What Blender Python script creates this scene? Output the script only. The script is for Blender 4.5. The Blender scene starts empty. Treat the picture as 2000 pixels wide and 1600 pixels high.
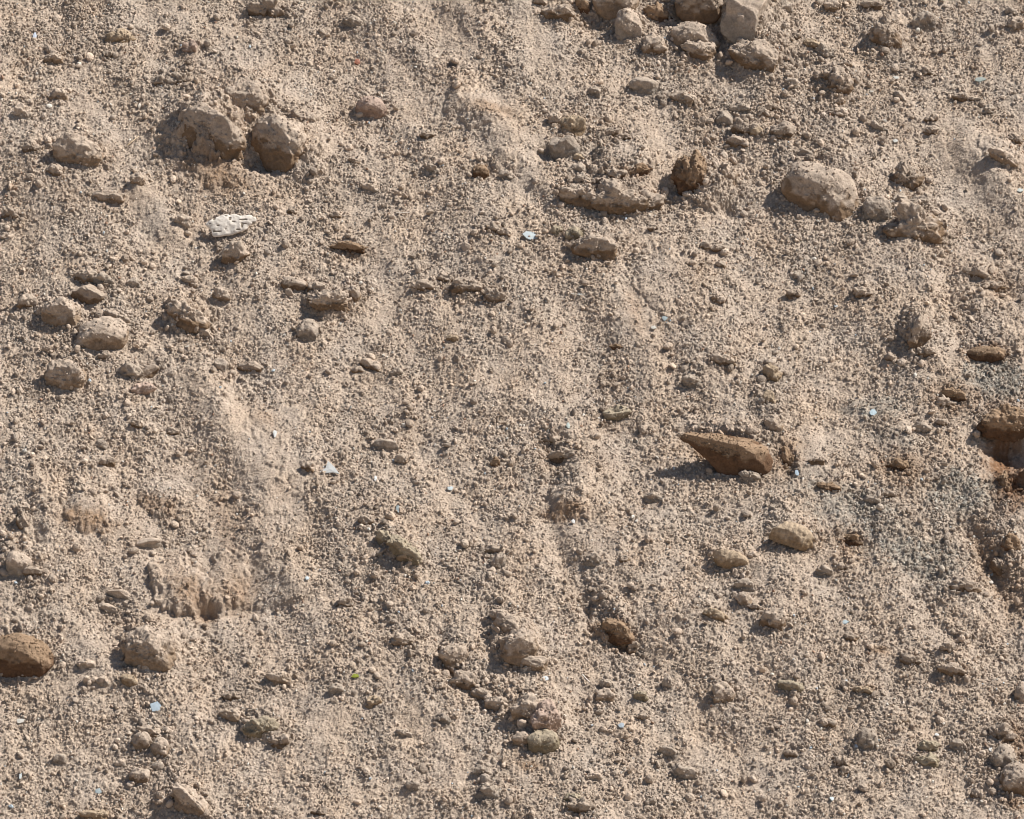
import bpy, math
import numpy as np

# ------------------------------------------------------------------ camera, sky, sun, exposure
scene = bpy.context.scene
THETA = math.radians(35.0)          # angle of the earth slope
PITCH = math.radians(-18.0)         # camera looks slightly down on it
DIST = 10.0
FWD = np.array([0.0, math.cos(PITCH), math.sin(PITCH)])
CUP = np.array([0.0, -math.sin(PITCH), math.cos(PITCH)])
CRT = np.array([1.0, 0.0, 0.0])
CAM = -FWD * DIST
TAN = 0.1                           # half width / distance (180 mm on a 36 mm sensor)
cam_data = bpy.data.cameras.new("camera")
cam_data.lens = 180.0
cam_data.sensor_width = 36.0
cam_data.clip_start = 0.1
cam_data.clip_end = 2000.0
cam = bpy.data.objects.new("camera", cam_data)
scene.collection.objects.link(cam)
cam.location = CAM.tolist()
cam.rotation_euler = (math.pi / 2 + PITCH, 0.0, 0.0)
scene.camera = cam

SUN = np.array([0.61, 0.07, 0.79]); SUN /= np.linalg.norm(SUN)
sun_el = math.asin(SUN[2]); sun_az = math.atan2(SUN[0], SUN[1])
world = bpy.data.worlds.new("World"); scene.world = world
world.use_nodes = True
wn = world.node_tree.nodes; wl = world.node_tree.links
sky = wn.new("ShaderNodeTexSky"); sky.sky_type = 'NISHITA'; sky.sun_disc = False
sky.sun_elevation = sun_el; sky.sun_rotation = sun_az
bg = wn["Background"]; bg.inputs[1].default_value = 0.06
wl.new(sky.outputs[0], bg.inputs[0])
sl = bpy.data.lights.new("sun", 'SUN'); sl.energy = 5.0; sl.angle = math.radians(0.5); sl.color = (1.0, 0.965, 0.92)
so = bpy.data.objects.new("sun", sl); scene.collection.objects.link(so)
from mathutils import Vector
so.rotation_euler = Vector(SUN.tolist()).to_track_quat('Z', 'Y').to_euler()
so.location = (SUN * 20).tolist()
vs = scene.view_settings
vs.view_transform = 'Standard'; vs.look = 'None'; vs.gamma = 1.0; vs.exposure = 0.42
scene.render.filter_size = 1.0
try:
    scene.cycles.pixel_filter_type = 'BLACKMAN_HARRIS'; scene.cycles.filter_width = 1.0
    scene.cycles.max_bounces = 6; scene.cycles.diffuse_bounces = 5
except Exception:
    pass

# ------------------------------------------------------------------ helpers
def srgb(r, g, b):
    c = np.array([r, g, b]) / 255.0
    return np.where(c <= 0.04045, c / 12.92, ((c + 0.055) / 1.055) ** 2.4)

def fade(t): return t * t * t * (t * (t * 6 - 15) + 10)
def smooth(a, b, x):
    t = np.clip((x - a) / (b - a), 0, 1); return t * t * (3 - 2 * t)

def noise2(x, y, seed):
    """gradient noise, about -0.7..0.7"""
    r = np.random.RandomState(seed); ang = r.rand(256, 256).astype(np.float32) * 6.2832
    gx, gy = np.cos(ang), np.sin(ang)
    ix = np.floor(x).astype(np.int64); iy = np.floor(y).astype(np.int64)
    fx = x - ix; fy = y - iy; u = fade(fx); v = fade(fy)
    def g(a, b): return gx[(iy + b) & 255, (ix + a) & 255] * (fx - a) + gy[(iy + b) & 255, (ix + a) & 255] * (fy - b)
    return (g(0, 0) * (1 - u) + g(1, 0) * u) * (1 - v) + (g(0, 1) * (1 - u) + g(1, 1) * u) * v

T3 = np.random.RandomState(77).rand(64, 64, 64).astype(np.float32) * 2 - 1
def noise3(p):
    i = np.floor(p).astype(np.int64); f = p - i; w = fade(f); i &= 63; j = (i + 1) & 63
    def t(a, b, c): return T3[a, b, c]
    x0, y0, z0 = i.T; x1, y1, z1 = j.T; u, v, s = w.T
    a = (t(x0, y0, z0) * (1 - u) + t(x1, y0, z0) * u) * (1 - v) + (t(x0, y1, z0) * (1 - u) + t(x1, y1, z0) * u) * v
    b = (t(x0, y0, z1) * (1 - u) + t(x1, y0, z1) * u) * (1 - v) + (t(x0, y1, z1) * (1 - u) + t(x1, y1, z1) * u) * v
    return a * (1 - s) + b * s

def grains(x, y, cs, seed, present, hs=1.0, rmin=0.35, rmax=0.75):
    """bumps of embedded grains on a jittered grid; returns height and a random number per grain"""
    r = np.random.RandomState(seed); N = 512
    jx = r.rand(N, N).astype(np.float32); jy = r.rand(N, N).astype(np.float32)
    rad = (rmin + (rmax - rmin) * r.rand(N, N) ** 1.5).astype(np.float32)
    keep = r.rand(N, N).astype(np.float32); tint = r.rand(N, N).astype(np.float32)
    ca = r.rand(N, N).astype(np.float32) * 3.1416; el = (0.65 + 0.35 * r.rand(N, N)).astype(np.float32)
    X = x / cs; Y = y / cs; ix = np.floor(X).astype(np.int32); iy = np.floor(Y).astype(np.int32)
    best = np.zeros(X.shape, np.float32); bt = np.full(X.shape, 0.5, np.float32)
    for a in (-1, 0, 1):
        for b in (-1, 0, 1):
            cx = (ix + a) & (N - 1); cy = (iy + b) & (N - 1)
            dx = ix + a + jx[cy, cx] - X; dy = iy + b + jy[cy, cx] - Y
            c = np.cos(ca[cy, cx]); s = np.sin(ca[cy, cx])
            e1 = dx * c + dy * s; e2 = (-dx * s + dy * c) / el[cy, cx]
            R = rad[cy, cx]
            q = 1 - (e1 * e1 + e2 * e2) / (R * R)
            h = np.where((q > 0) & (keep[cy, cx] < present), R * np.minimum(np.sqrt(np.maximum(q, 0)), .45 + .45 * keep[cx, cy]) * (0.5 + 0.8 * tint[cx, cy]) * (1 + .55 * (jx[cx, cy] * 2 - 1) * e1 / R + .55 * (jy[cx, cy] * 2 - 1) * e2 / R), 0)
            m = h > best
            best = np.where(m, h, best); bt = np.where(m, tint[cy, cx], bt)
    return best * cs * hs, bt

def make_mesh(name, verts, faces, cols=None, mat=None, smooth_shade=True):
    me = bpy.data.meshes.new(name)
    verts = np.ascontiguousarray(verts, np.float32); faces = np.ascontiguousarray(faces, np.int32)
    k = faces.shape[1]
    me.vertices.add(len(verts)); me.vertices.foreach_set("co", verts.ravel())
    me.loops.add(faces.size); me.loops.foreach_set("vertex_index", faces.ravel())
    me.polygons.add(len(faces)); me.polygons.foreach_set("loop_start", np.arange(0, faces.size, k, dtype=np.int32))
    me.polygons.foreach_set("use_smooth", np.full(len(faces), smooth_shade, bool))
    if cols is not None:
        at = me.color_attributes.new("tone", 'FLOAT_COLOR', 'POINT')
        c4 = np.ones((len(verts), 4), np.float32); c4[:, :3] = cols
        at.data.foreach_set("color", c4.ravel())
    me.update(calc_edges=True)
    if mat: me.materials.append(mat)
    return me

def link(name, me, label=None, cat=None, group=None, kind=None, loc=None):
    o = bpy.data.objects.new(name, me); scene.collection.objects.link(o)
    if label: o["label"] = label
    if cat: o["category"] = cat
    if group: o["group"] = group
    if kind: o["kind"] = kind
    if loc is not None: o.location = [float(v) for v in loc]
    return o

# ------------------------------------------------------------------ materials
def earth_material(name, bump=0.0012, scale=260.0, vary=0.35, rough=0.95):
    m = bpy.data.materials.new(name); m.use_nodes = True
    n = m.node_tree.nodes; l = m.node_tree.links; bs = n["Principled BSDF"]
    at = n.new("ShaderNodeAttribute"); at.attribute_name = "tone"
    tc = n.new("ShaderNodeTexCoord")
    n1 = n.new("ShaderNodeTexNoise"); n1.inputs["Scale"].default_value = scale; n1.inputs["Detail"].default_value = 4; n1.inputs["Roughness"].default_value = 0.7
    l.new(tc.outputs["Object"], n1.inputs["Vector"])
    mr = n.new("ShaderNodeMapRange"); mr.inputs[1].default_value = 0.3; mr.inputs[2].default_value = 0.7
    mr.inputs[3].default_value = 1 - vary; mr.inputs[4].default_value = 1 + vary
    l.new(n1.outputs["Fac"], mr.inputs[0])
    mx = n.new("ShaderNodeVectorMath"); mx.operation = 'SCALE'
    l.new(at.outputs["Color"], mx.inputs[0]); l.new(mr.outputs[0], mx.inputs["Scale"])
    l.new(mx.outputs[0], bs.inputs["Base Color"])
    bs.inputs["Roughness"].default_value = rough
    bs.inputs["Specular IOR Level"].default_value = 0.15
    if bump:
        n2 = n.new("ShaderNodeTexNoise"); n2.inputs["Scale"].default_value = scale * 1.6; n2.inputs["Detail"].default_value = 3
        l.new(tc.outputs["Object"], n2.inputs["Vector"])
        b = n.new("ShaderNodeBump"); b.inputs["Distance"].default_value = bump; b.inputs["Strength"].default_value = 1.0
        l.new(n2.outputs["Fac"], b.inputs["Height"]); l.new(b.outputs[0], bs.inputs["Normal"])
    return m
M_SOIL = earth_material("dry_soil", 0.0016, 300, 0.22)
M_GRAIN = earth_material("soil_crumbs", 0.0008, 500, 0.18)
M_CLOD = earth_material("dusty_clod", 0.0014, 320, 0.20)
M_CHIP = earth_material("pale_chip", 0.0005, 150, 0.06, 0.6)

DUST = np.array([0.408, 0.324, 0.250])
COL = {  # dust colour; brown earth of lower faces, partly deepened as painted shade
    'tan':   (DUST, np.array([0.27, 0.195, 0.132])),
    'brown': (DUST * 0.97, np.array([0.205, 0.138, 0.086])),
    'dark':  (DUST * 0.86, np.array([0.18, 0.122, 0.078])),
    'red':   (np.array([0.27, 0.185, 0.118]), np.array([0.125, 0.072, 0.042])),  # second tone darkened to paint the shade on the wedge's front
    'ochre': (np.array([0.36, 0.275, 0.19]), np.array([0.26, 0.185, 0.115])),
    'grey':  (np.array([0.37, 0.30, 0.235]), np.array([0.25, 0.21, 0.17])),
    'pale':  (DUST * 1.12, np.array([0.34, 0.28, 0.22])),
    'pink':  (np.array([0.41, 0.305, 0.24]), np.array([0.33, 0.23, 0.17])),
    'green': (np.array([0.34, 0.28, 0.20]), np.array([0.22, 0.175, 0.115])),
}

# ------------------------------------------------------------------ every lump the picture shows
# cx, cy, width, height, turn, kind, colour, label (or None: worded below from what it lies next to)
K = []
def L(cx, cy, w, h, rot, kind, colour, label=None, mark=None, depth=None): K.append((cx, cy, w, h, rot, kind, colour, label, mark, depth))
# landmarks
L(1605, 378, 158, 104, 42, 'smooth', 'brown', "largest rounded boulder, dusty top and bare brown underside, right of the middle", "the largest rounded boulder")
L(1712, 413, 58, 54, 0, 'smooth', 'grey', "smooth grey round stone between the largest boulder and the crumbly clod")
L(1785, 447, 88, 84, -35, 'rough', 'brown', "crumbly brown clod just below the smooth grey round stone", "the crumbly brown clod at right")
L(1771, 351, 54, 52, 20, 'rough', 'dark', "dark brown clod up and right of the smooth grey round stone")
L(545, 286, 116, 84, 52, 'clod', 'brown', "tall pointed boulder leaning right beside a deep shadow pocket", "the tall pointed boulder", 1.0)
L(415, 262, 120, 84, 38, 'clod', 'brown', "broad sandy boulder with brown foot left of the tall pointed boulder", "the broad sandy boulder")
L(475, 202, 86, 78, 10, 'clod', 'tan', "rounded sandy clod standing above the two big upper left boulders", "the rounded sandy clod")
L(527, 196, 30, 56, -25, 'clod', 'tan', "narrow upright clod at the right side of the rounded sandy clod")
L(600, 238, 60, 40, 28, 'clod', 'tan', "low sandy clod up and right of the tall pointed boulder")
L(725, 212, 62, 46, 8, 'smooth', 'pink', "flat smooth pinkish clod lying alone in the upper left half", "the flat pinkish clod")
L(1202, 4, 88, 62, 10, 'smooth', 'tan', "smooth tan boulder cut by the top edge, above a shadow pocket")
L(1229, 52, 48, 70, -14, 'smooth', 'pale', "pale egg shaped stone standing upright below the smooth tan top boulder", "the pale egg shaped stone")
L(1364, 6, 98, 80, 0, 'smooth', 'dark', "dark brown rounded boulder at the top edge, heavily shaded", "the dark boulder at the top")
L(1452, 32, 90, 96, 25, 'stone', 'pale', "big pale angular rock with a flat shaded left face at the top", "the pale angular rock")
L(1356, 76, 92, 50, 8, 'smooth', 'tan', "wide flat stone lying under the dark boulder at the top")
L(1358, 100, 66, 40, 5, 'clod', 'brown', "brown lump tucked in front of the wide flat stone")
L(1475, 115, 104, 62, 24, 'clod', 'brown', "broad brown clod with yellowish side below the pale angular rock", "the broad yellowish brown clod")
L(1276, 93, 46, 46, 0, 'clod', 'brown', "round brown clod between the egg shaped stone and the flat stone")
L(1258, 172, 54, 34, 5, 'stone', 'grey', "small angular grey stone below the egg shaped stone", "the small angular grey stone")
L(1102, 292, 50, 58, -10, 'stone', 'grey', "angular grey stone with a long shadow at its left", "the angular grey shadowed stone")
L(1350, 352, 54, 76, 0, 'rough', 'red', "dark reddish brown upright clod beside a shaded pit", "the dark reddish upright clod")
L(1135, 384, 62, 48, 20, 'rough', 'brown', "left end lump of the long crumbly brown ridge", "the crumbly brown ridge")
L(1205, 394, 94, 46, 4, 'rough', 'brown', "long middle lump of the crumbly brown ridge")
L(1268, 400, 52, 36, -8, 'rough', 'dark', "right end lump of the crumbly brown ridge")
L(175, 581, 64, 50, 12, 'stone', 'dark', "four sided stone showing one flat smooth grey brown face", "the flat faced stone")
L(118, 617, 68, 70, -10, 'clod', 'tan', "rounded clod just below and left of the flat faced stone")
L(196, 661, 106, 56, -14, 'smooth', 'tan', "large smooth two humped clod below the flat faced stone", "the two humped clod")
L(132, 738, 74, 68, 8, 'clod', 'tan', "dome shaped clod with dark shadow at its left, left edge area", "the dome shaped clod")
L(150, 302, 90, 52, 8, 'clod', 'tan', "twin lobed clod with dark right lobe in the upper left", "the twin lobed clod")
L(38, 1284, 124, 66, 4, 'smooth', 'red', "large red brown boulder cut by the left edge", "the red brown boulder at left")
L(290, 1272, 92, 76, 28, 'clod', 'tan', "large pointed clod right of the red brown left boulder", "the large pointed clod")
L(1416, 888, 150, 84, 14, 'wedge', 'red', "dark red brown wedge of earth pointing left, in its own shade", "the dark wedge of earth", .62)
L(1545, 1047, 76, 42, 14, 'slab', 'ochre', "ribbed ochre slab with a shadow at left, the larger one", "the larger ribbed ochre slab")
L(1426, 1092, 58, 32, 16, 'slab', 'ochre', "ribbed ochre slab, the smaller one, left of the larger", "the smaller ribbed ochre slab")
L(1013, 1266, 58, 62, -10, 'clod', 'tan', "big clod in the upper clump of the lower middle row", "the upper clump of clods")
L(991, 1222, 50, 32, 40, 'clod', 'tan', "flattish clod directly above the big clod of the upper clump")
L(972, 1204, 30, 26, 0, 'clod', 'tan', "small clod at the very top of the lower middle row")
L(1042, 1298, 48, 24, 10, 'clod', 'tan', "low clod at the foot of the upper clump of clods")
L(1030, 1388, 56, 48, -20, 'clod', 'tan', "left clod of the trio in the lower middle")
L(1067, 1407, 54, 56, -15, 'clod', 'pink', "tallest clod of the trio in the lower middle", "the lower middle trio")
L(1060, 1451, 54, 42, -10, 'smooth', 'green', "smooth rounded clod at the bottom of the lower middle trio")
L(1018, 1443, 34, 20, -6, 'smooth', 'tan', "flat pebble left of the smooth bottom clod of the trio")
L(1020, 1416, 20, 16, 30, 'stone', 'pale', "pale angular chip wedged left of the trio's tallest clod")
L(1200, 1238, 62, 42, 20, 'clod', 'red', "dark brown lump half buried in the central lower hollow", "the dark half buried lump")
L(1510, 1212, 44, 42, 10, 'clod', 'brown', "brown clod below the smaller ribbed ochre slab", "the lone brown clod at lower right")
L(1412, 1361, 40, 44, -20, 'clod', 'tan', "upright tan clod right of the lower middle, shaded left side", "the upright tan clod")
L(1693, 1447, 36, 42, 12, 'smooth', 'grey', "grey brown egg shaped pebble with a white fleck at left", "the grey brown pebble")
L(1961, 1484, 48, 48, 0, 'smooth', 'grey', "round grey brown stone near the lower right corner", "the round corner stone")
L(1990, 1528, 60, 64, -10, 'smooth', 'brown', "big brown stone cut by the right edge near the lower corner")
L(1996, 1362, 26, 48, 0, 'smooth', 'dark', "dark stone half cut off by the right edge")
L(1952, 1436, 42, 34, 0, 'rough', 'dark', "crumbly dark lump just above the round corner stone")
L(278, 1450, 32, 38, 0, 'smooth', 'tan', "left pebble of the touching pair with a long shadow", "the touching pebble pair")
L(312, 1463, 32, 34, 10, 'smooth', 'tan', "right pebble of the touching pair with a long shadow")
L(295, 1430, 40, 18, 10, 'clod', 'tan', "low lump lying over the touching pebble pair")
L(275, 1516, 38, 30, 5, 'smooth', 'brown', "brown rounded pebble below the touching pebble pair")
L(372, 1570, 66, 36, 40, 'clod', 'tan', "elongated clod at the bottom edge, lower left", "the elongated bottom clod")
L(36, 1103, 50, 46, 5, 'smooth', 'pale', "pale rounded stone by the left edge", "the pale stone by the left edge")
L(64, 1119, 36, 22, 10, 'clod', 'dark', "small dark lump touching the pale left edge stone")
L(657, 1346, 28, 20, -8, 'smooth', 'grey', "lone round grey pebble in the lower left half", "the lone round grey pebble")
L(600, 649, 42, 44, 0, 'smooth', 'grey', "smooth light grey stone left of centre", "the smooth light grey stone")
L(1415, 236, 32, 32, -10, 'stone', 'grey', "smooth grey stone chip with bluish shaded face", "the bluish grey stone")
L(1731, 76, 46, 66, -8, 'rough', 'dark', "tall dark clod in the upper right", "the tall dark clod")
L(1808, 48, 46, 44, 0, 'clod', 'grey', "grey round clod right of the tall dark clod", "the grey round clod")
L(1170, 486, 76, 44, 18, 'clod', 'brown', "low brown mound below the crumbly brown ridge", "the low brown mound")
L(1120, 458, 34, 28, -15, 'smooth', 'green', "dark olive pebble between the ridge and the low brown mound")
L(888, 1286, 44, 50, -30, 'clod', 'tan', "upper clod of the short steep row left of the upper clump", "the short steep row")
L(909, 1334, 46, 26, 8, 'clod', 'brown', "brownish bottom clod of the short steep row")
L(873, 1266, 26, 26, 0, 'clod', 'tan', "small top clod of the short steep row")
L(1645, 312, 26, 16, 4, 'smooth', 'ochre', "ochre yellow pebble above the largest rounded boulder", "the ochre yellow pebble")
L(938, 338, 32, 28, 0, 'smooth', 'red', "small red brown stone in the upper middle", "the small red brown stone")
L(785, 1074, 70, 26, 38, 'clod', 'green', "olive ochre elongated clod in the left middle", "the olive elongated clod")
L(755, 871, 42, 22, 0, 'stone', 'grey', "grey brown blocky stone right of the white shard", "the blocky grey brown stone")
L(690, 574, 32, 32, 10, 'smooth', 'brown', "round brown pebble left of the middle", "the round brown pebble")
L(910, 561, 58, 36, 12, 'clod', 'brown', "clod with an orange brown tip in the middle", "the orange tipped clod")
L(360, 618, 64, 44, 32, 'rough', 'brown', "crumbly brown mound in the left middle", "the crumbly brown mound at left")
L(1205, 810, 46, 22, -4, 'clod', 'green', "flat olive clod above the dark wedge, centre right", "the flat olive clod")
# the rest
for t in [
 (235, 76, 42, 22, 5, 'rough', 'ochre'), (103, 116, 38, 26, -8, 'clod', 'tan'), (112, 188, 38, 24, 0, 'clod', 'tan'), (43, 222, 34, 30, 0, 'clod', 'pale'),
 (61, 291, 28, 20, 0, 'clod', 'dark'), (108, 336, 32, 24, 15, 'clod', 'brown'), (318, 163, 30, 22, 0, 'rough', 'dark'), (350, 158, 32, 24, 0, 'rough', 'dark'),
 (520, 22, 56, 48, 10, 'rough', 'dark'), (372, 95, 30, 28, 0, 'clod', 'pink'), (690, 45, 40, 18, 25, 'clod', 'grey'), (1092, 27, 58, 30, 12, 'clod', 'brown'),
 (1135, 14, 34, 30, 0, 'clod', 'red'), (1055, 4, 30, 18, 0, 'clod', 'brown'), (1285, 32, 46, 34, 20, 'rough', 'red'), (1305, 4, 34, 22, 0, 'clod', 'grey'),
 (1160, 182, 30, 24, 0, 'clod', 'grey'), (1335, 196, 46, 30, 20, 'clod', 'tan'), (1085, 235, 28, 30, 0, 'clod', 'tan'), (1121, 252, 42, 50, -15, 'clod', 'ochre'),
 (1196, 262, 32, 18, -20, 'clod', 'dark'), (1220, 270, 26, 16, 0, 'clod', 'dark'), (1131, 308, 22, 14, 0, 'smooth', 'ochre'), (1130, 331, 28, 22, 0, 'smooth', 'grey'),
 (1136, 352, 30, 24, 0, 'clod', 'grey'), (1182, 357, 40, 16, 0, 'clod', 'tan'), (1150, 398, 30, 24, 0, 'smooth', 'tan'), (1448, 214, 36, 22, 0, 'clod', 'grey'),
 (1452, 254, 44, 32, 0, 'clod', 'dark'), (1476, 257, 26, 22, 0, 'smooth', 'ochre'), (1442, 281, 42, 22, 20, 'clod', 'brown'), (1490, 222, 22, 20, 0, 'clod', 'brown'),
 (1298, 378, 15, 22, 0, 'smooth', 'pale'), (1372, 358, 30, 60, -10, 'rough', 'dark'), (1413, 345, 44, 60, -20, 'rough', 'tan'), (1245, 338, 50, 18, -18, 'rough', 'red'),
 (1205, 342, 40, 20, 0, 'rough', 'brown'), (1535, 20, 34, 30, 10, 'clod', 'grey'), (1625, 14, 34, 20, 0, 'clod', 'brown'), (1704, 12, 40, 20, 0, 'clod', 'dark'),
 (1526, 92, 38, 26, 0, 'rough', 'dark'), (1553, 74, 26, 18, 0, 'clod', 'dark'), (1584, 88, 32, 20, 10, 'clod', 'ochre'), (1612, 105, 42, 24, 12, 'rough', 'grey'),
 (1975, 25, 22, 20, 0, 'clod', 'grey'), (1986, 50, 38, 32, 0, 'clod', 'tan'), (1642, 165, 42, 48, 0, 'rough', 'dark'), (1622, 150, 30, 26, 0, 'rough', 'dark'),
 (1545, 164, 26, 22, 0, 'clod', 'grey'), (1652, 126, 24, 12, 0, 'clod', 'tan'), (1757, 189, 26, 16, 30, 'stone', 'grey'), (1808, 143, 32, 14, 10, 'rough', 'dark'),
 (1888, 193, 48, 14, 12, 'rough', 'brown'), (1820, 234, 24, 18, 0, 'rough', 'brown'), (1818, 258, 26, 18, 0, 'rough', 'dark'), (1530, 262, 44, 36, 0, 'clod', 'dark'),
 (1714, 250, 32, 20, 10, 'clod', 'grey'), (1574, 304, 38, 16, 8, 'clod', 'dark'), (1958, 308, 60, 24, 28, 'clod', 'tan'), (1985, 275, 30, 18, 20, 'rough', 'brown'),
 (1930, 218, 26, 18, 0, 'rough', 'grey'), (1757, 393, 26, 26, 0, 'clod', 'grey'), (1800, 398, 44, 28, 0, 'clod', 'grey'), (1640, 200, 22, 16, 0, 'clod', 'brown'),
 (1632, 222, 24, 18, 0, 'rough', 'brown'), (1506, 212, 24, 18, 0, 'clod', 'brown'), (168, 541, 42, 22, 0, 'rough', 'brown'), (202, 550, 40, 24, 25, 'clod', 'grey'),
 (53, 594, 34, 36, -20, 'clod', 'brown'), (86, 612, 28, 30, 0, 'clod', 'tan'), (156, 640, 28, 20, -30, 'clod', 'dark'), (228, 622, 46, 20, 22, 'clod', 'brown'),
 (205, 698, 28, 18, 0, 'clod', 'dark'), (254, 728, 42, 24, 10, 'clod', 'grey'), (289, 731, 46, 20, -38, 'stone', 'dark'), (277, 763, 40, 18, -12, 'clod', 'pink'),
 (430, 718, 28, 28, 0, 'stone', 'grey'), (491, 720, 46, 18, 0, 'clod', 'dark'), (356, 433, 30, 26, 0, 'clod', 'pale'), (460, 499, 50, 44, 15, 'clod', 'brown'),
 (216, 387, 48, 30, 5, 'rough', 'tan'), (268, 352, 30, 20, 0, 'clod', 'tan'), (212, 108, 22, 16, 0, 'clod', 'dark'), (263, 555, 26, 16, 0, 'clod', 'grey'),
 (372, 552, 30, 20, 20, 'clod', 'tan'), (430, 580, 34, 20, 25, 'rough', 'tan'), (400, 655, 44, 16, 30, 'clod', 'tan'), (20, 420, 30, 26, 0, 'rough', 'dark'),
 (575, 556, 44, 22, 8, 'smooth', 'brown'), (617, 563, 36, 24, 0, 'clod', 'brown'), (645, 592, 70, 32, 5, 'rough', 'brown'), (686, 486, 66, 16, 4, 'rough', 'red'),
 (867, 545, 30, 14, 0, 'clod', 'dark'), (970, 582, 42, 26, 20, 'rough', 'dark'), (828, 560, 36, 20, -8, 'clod', 'dark'), (964, 448, 24, 20, 20, 'clod', 'dark'),
 (984, 455, 24, 14, 15, 'clod', 'brown'), (725, 715, 38, 18, 18, 'clod', 'brown'), (698, 723, 22, 12, 0, 'smooth', 'brown'), (774, 730, 24, 14, 10, 'clod', 'grey'),
 (884, 661, 24, 12, 0, 'smooth', 'ochre'), (655, 422, 20, 14, 0, 'clod', 'dark'), (570, 413, 20, 16, 0, 'clod', 'dark'), (620, 700, 0, 0, 0, '', ''), (1086, 451, 22, 18, 10, 'clod', 'green'),
 (1402, 487, 24, 14, 0, 'clod', 'dark'), (1376, 482, 20, 18, 0, 'clod', 'dark'), (1277, 446, 20, 14, 0, 'clod', 'dark'), (1408, 518, 18, 16, 0, 'stone', 'brown'),
 (1205, 678, 26, 9, 5, 'clod', 'red'), (1412, 706, 40, 18, 15, 'rough', 'brown'), (1350, 746, 34, 20, 0, 'clod', 'grey'), (1400, 585, 28, 22, 30, 'clod', 'tan'),
 (1505, 732, 36, 34, 20, 'clod', 'ochre'), (1502, 784, 26, 30, 0, 'clod', 'ochre'), (1508, 832, 34, 46, -20, 'clod', 'brown'), (1558, 540, 22, 16, 0, 'clod', 'grey'), (1550, 576, 26, 18, 0, 'clod', 'dark'),
 (1690, 576, 36, 18, 10, 'rough', 'brown'), (1792, 655, 40, 54, 10, 'rough', 'dark'), (1740, 702, 22, 20, 0, 'clod', 'dark'), (1812, 690, 30, 20, 10, 'rough', 'dark'),
 (1930, 693, 72, 26, 0, 'smooth', 'red'), (1905, 536, 40, 22, 10, 'rough', 'dark'), (1940, 562, 40, 18, -10, 'rough', 'brown'), (1868, 775, 44, 22, 10, 'rough', 'red'), (1845, 790, 30, 20, 0, 'rough', 'brown'),
 (44, 1022, 22, 44, -20, 'clod', 'dark'), (48, 995, 24, 14, 20, 'clod', 'brown'), (290, 1062, 42, 14, -8, 'stone', 'pale'), (234, 1162, 46, 16, 10, 'stone', 'pale'), (208, 1190, 40, 14, 10, 'clod', 'pale'),
 (210, 904, 28, 18, 0, 'clod', 'dark'), (197, 870, 20, 18, 0, 'clod', 'grey'), (265, 830, 24, 14, 0, 'clod', 'dark'), (338, 845, 22, 12, 0, 'clod', 'dark'), (600, 913, 26, 16, 0, 'clod', 'brown'),
 (786, 900, 24, 22, 0, 'clod', 'tan'), (714, 1018, 24, 22, 30, 'clod', 'dark'), (750, 1052, 34, 18, 30, 'clod', 'green'), (797, 1091, 34, 14, 15, 'clod', 'ochre'), (966, 1076, 34, 16, 8, 'stone', 'tan'), (973, 1102, 26, 34, 10, 'clod', 'grey'),
 (674, 1180, 28, 22, 0, 'rough', 'dark'), (620, 1010, 0, 0, 0, '', ''), (968, 905, 20, 18, 0, 'clod', 'red'), (1470, 1085, 16, 12, 0, 'clod', 'pale'), (1465, 932, 36, 22, 15, 'clod', 'grey'), (1276, 974, 34, 18, 0, 'clod', 'grey'),
 (1160, 1096, 34, 18, 10, 'clod', 'grey'), (1219, 1092, 18, 14, 0, 'clod', 'dark'), (1455, 1146, 38, 18, 5, 'clod', 'grey'), (1454, 1172, 28, 26, 0, 'clod', 'tan'), (1476, 1186, 24, 16, 0, 'clod', 'dark'), (1100, 893, 50, 20, -10, 'rough', 'dark'), (1075, 860, 34, 18, 10, 'rough', 'dark'), (1010, 800, 0, 0, 0, '', ''),
 (1800, 836, 28, 20, 20, 'clod', 'grey'), (1840, 827, 24, 12, 0, 'clod', 'dark'), (1594, 901, 26, 16, 0, 'clod', 'dark'), (1706, 978, 30, 20, 15, 'clod', 'grey'), (1740, 968, 24, 12, 0, 'clod', 'dark'), (1756, 912, 34, 18, 10, 'rough', 'red'),
 (1664, 1056, 34, 18, 10, 'rough', 'red'), (1612, 1118, 28, 18, 15, 'clod', 'grey'), (1645, 1110, 24, 12, 0, 'clod', 'dark'), (1957, 1112, 24, 48, -35, 'rough', 'dark'), (1975, 1065, 26, 34, -20, 'rough', 'red'), (1885, 1148, 40, 26, 10, 'rough', 'dark'),
 (1974, 830, 84, 46, 6, 'rough', 'red'), (1962, 950, 22, 50, 0, 'rough', 'red'), (1618, 952, 34, 12, 8, 'rough', 'red'), (1540, 900, 18, 36, -10, 'rough', 'red'),  # first one enlarged as an added overhang to shade the right-edge pit
 (200, 1331, 26, 18, 10, 'stone', 'pale'), (252, 1329, 30, 20, 15, 'smooth', 'ochre'), (176, 1331, 24, 14, 0, 'clod', 'pale'), (168, 1297, 34, 14, 0, 'smooth', 'pale'), (308, 1498, 20, 16, 20, 'smooth', 'grey'), (236, 1491, 20, 14, 0, 'smooth', 'pale'),
 (452, 1362, 30, 14, 0, 'clod', 'dark'), (451, 1396, 38, 22, 5, 'clod', 'tan'), (345, 1556, 24, 18, 0, 'clod', 'dark'), (186, 1594, 50, 18, 0, 'clod', 'ochre'), (118, 1485, 22, 16, 0, 'clod', 'grey'), (730, 1374, 26, 18, 0, 'rough', 'ochre'),
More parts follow.
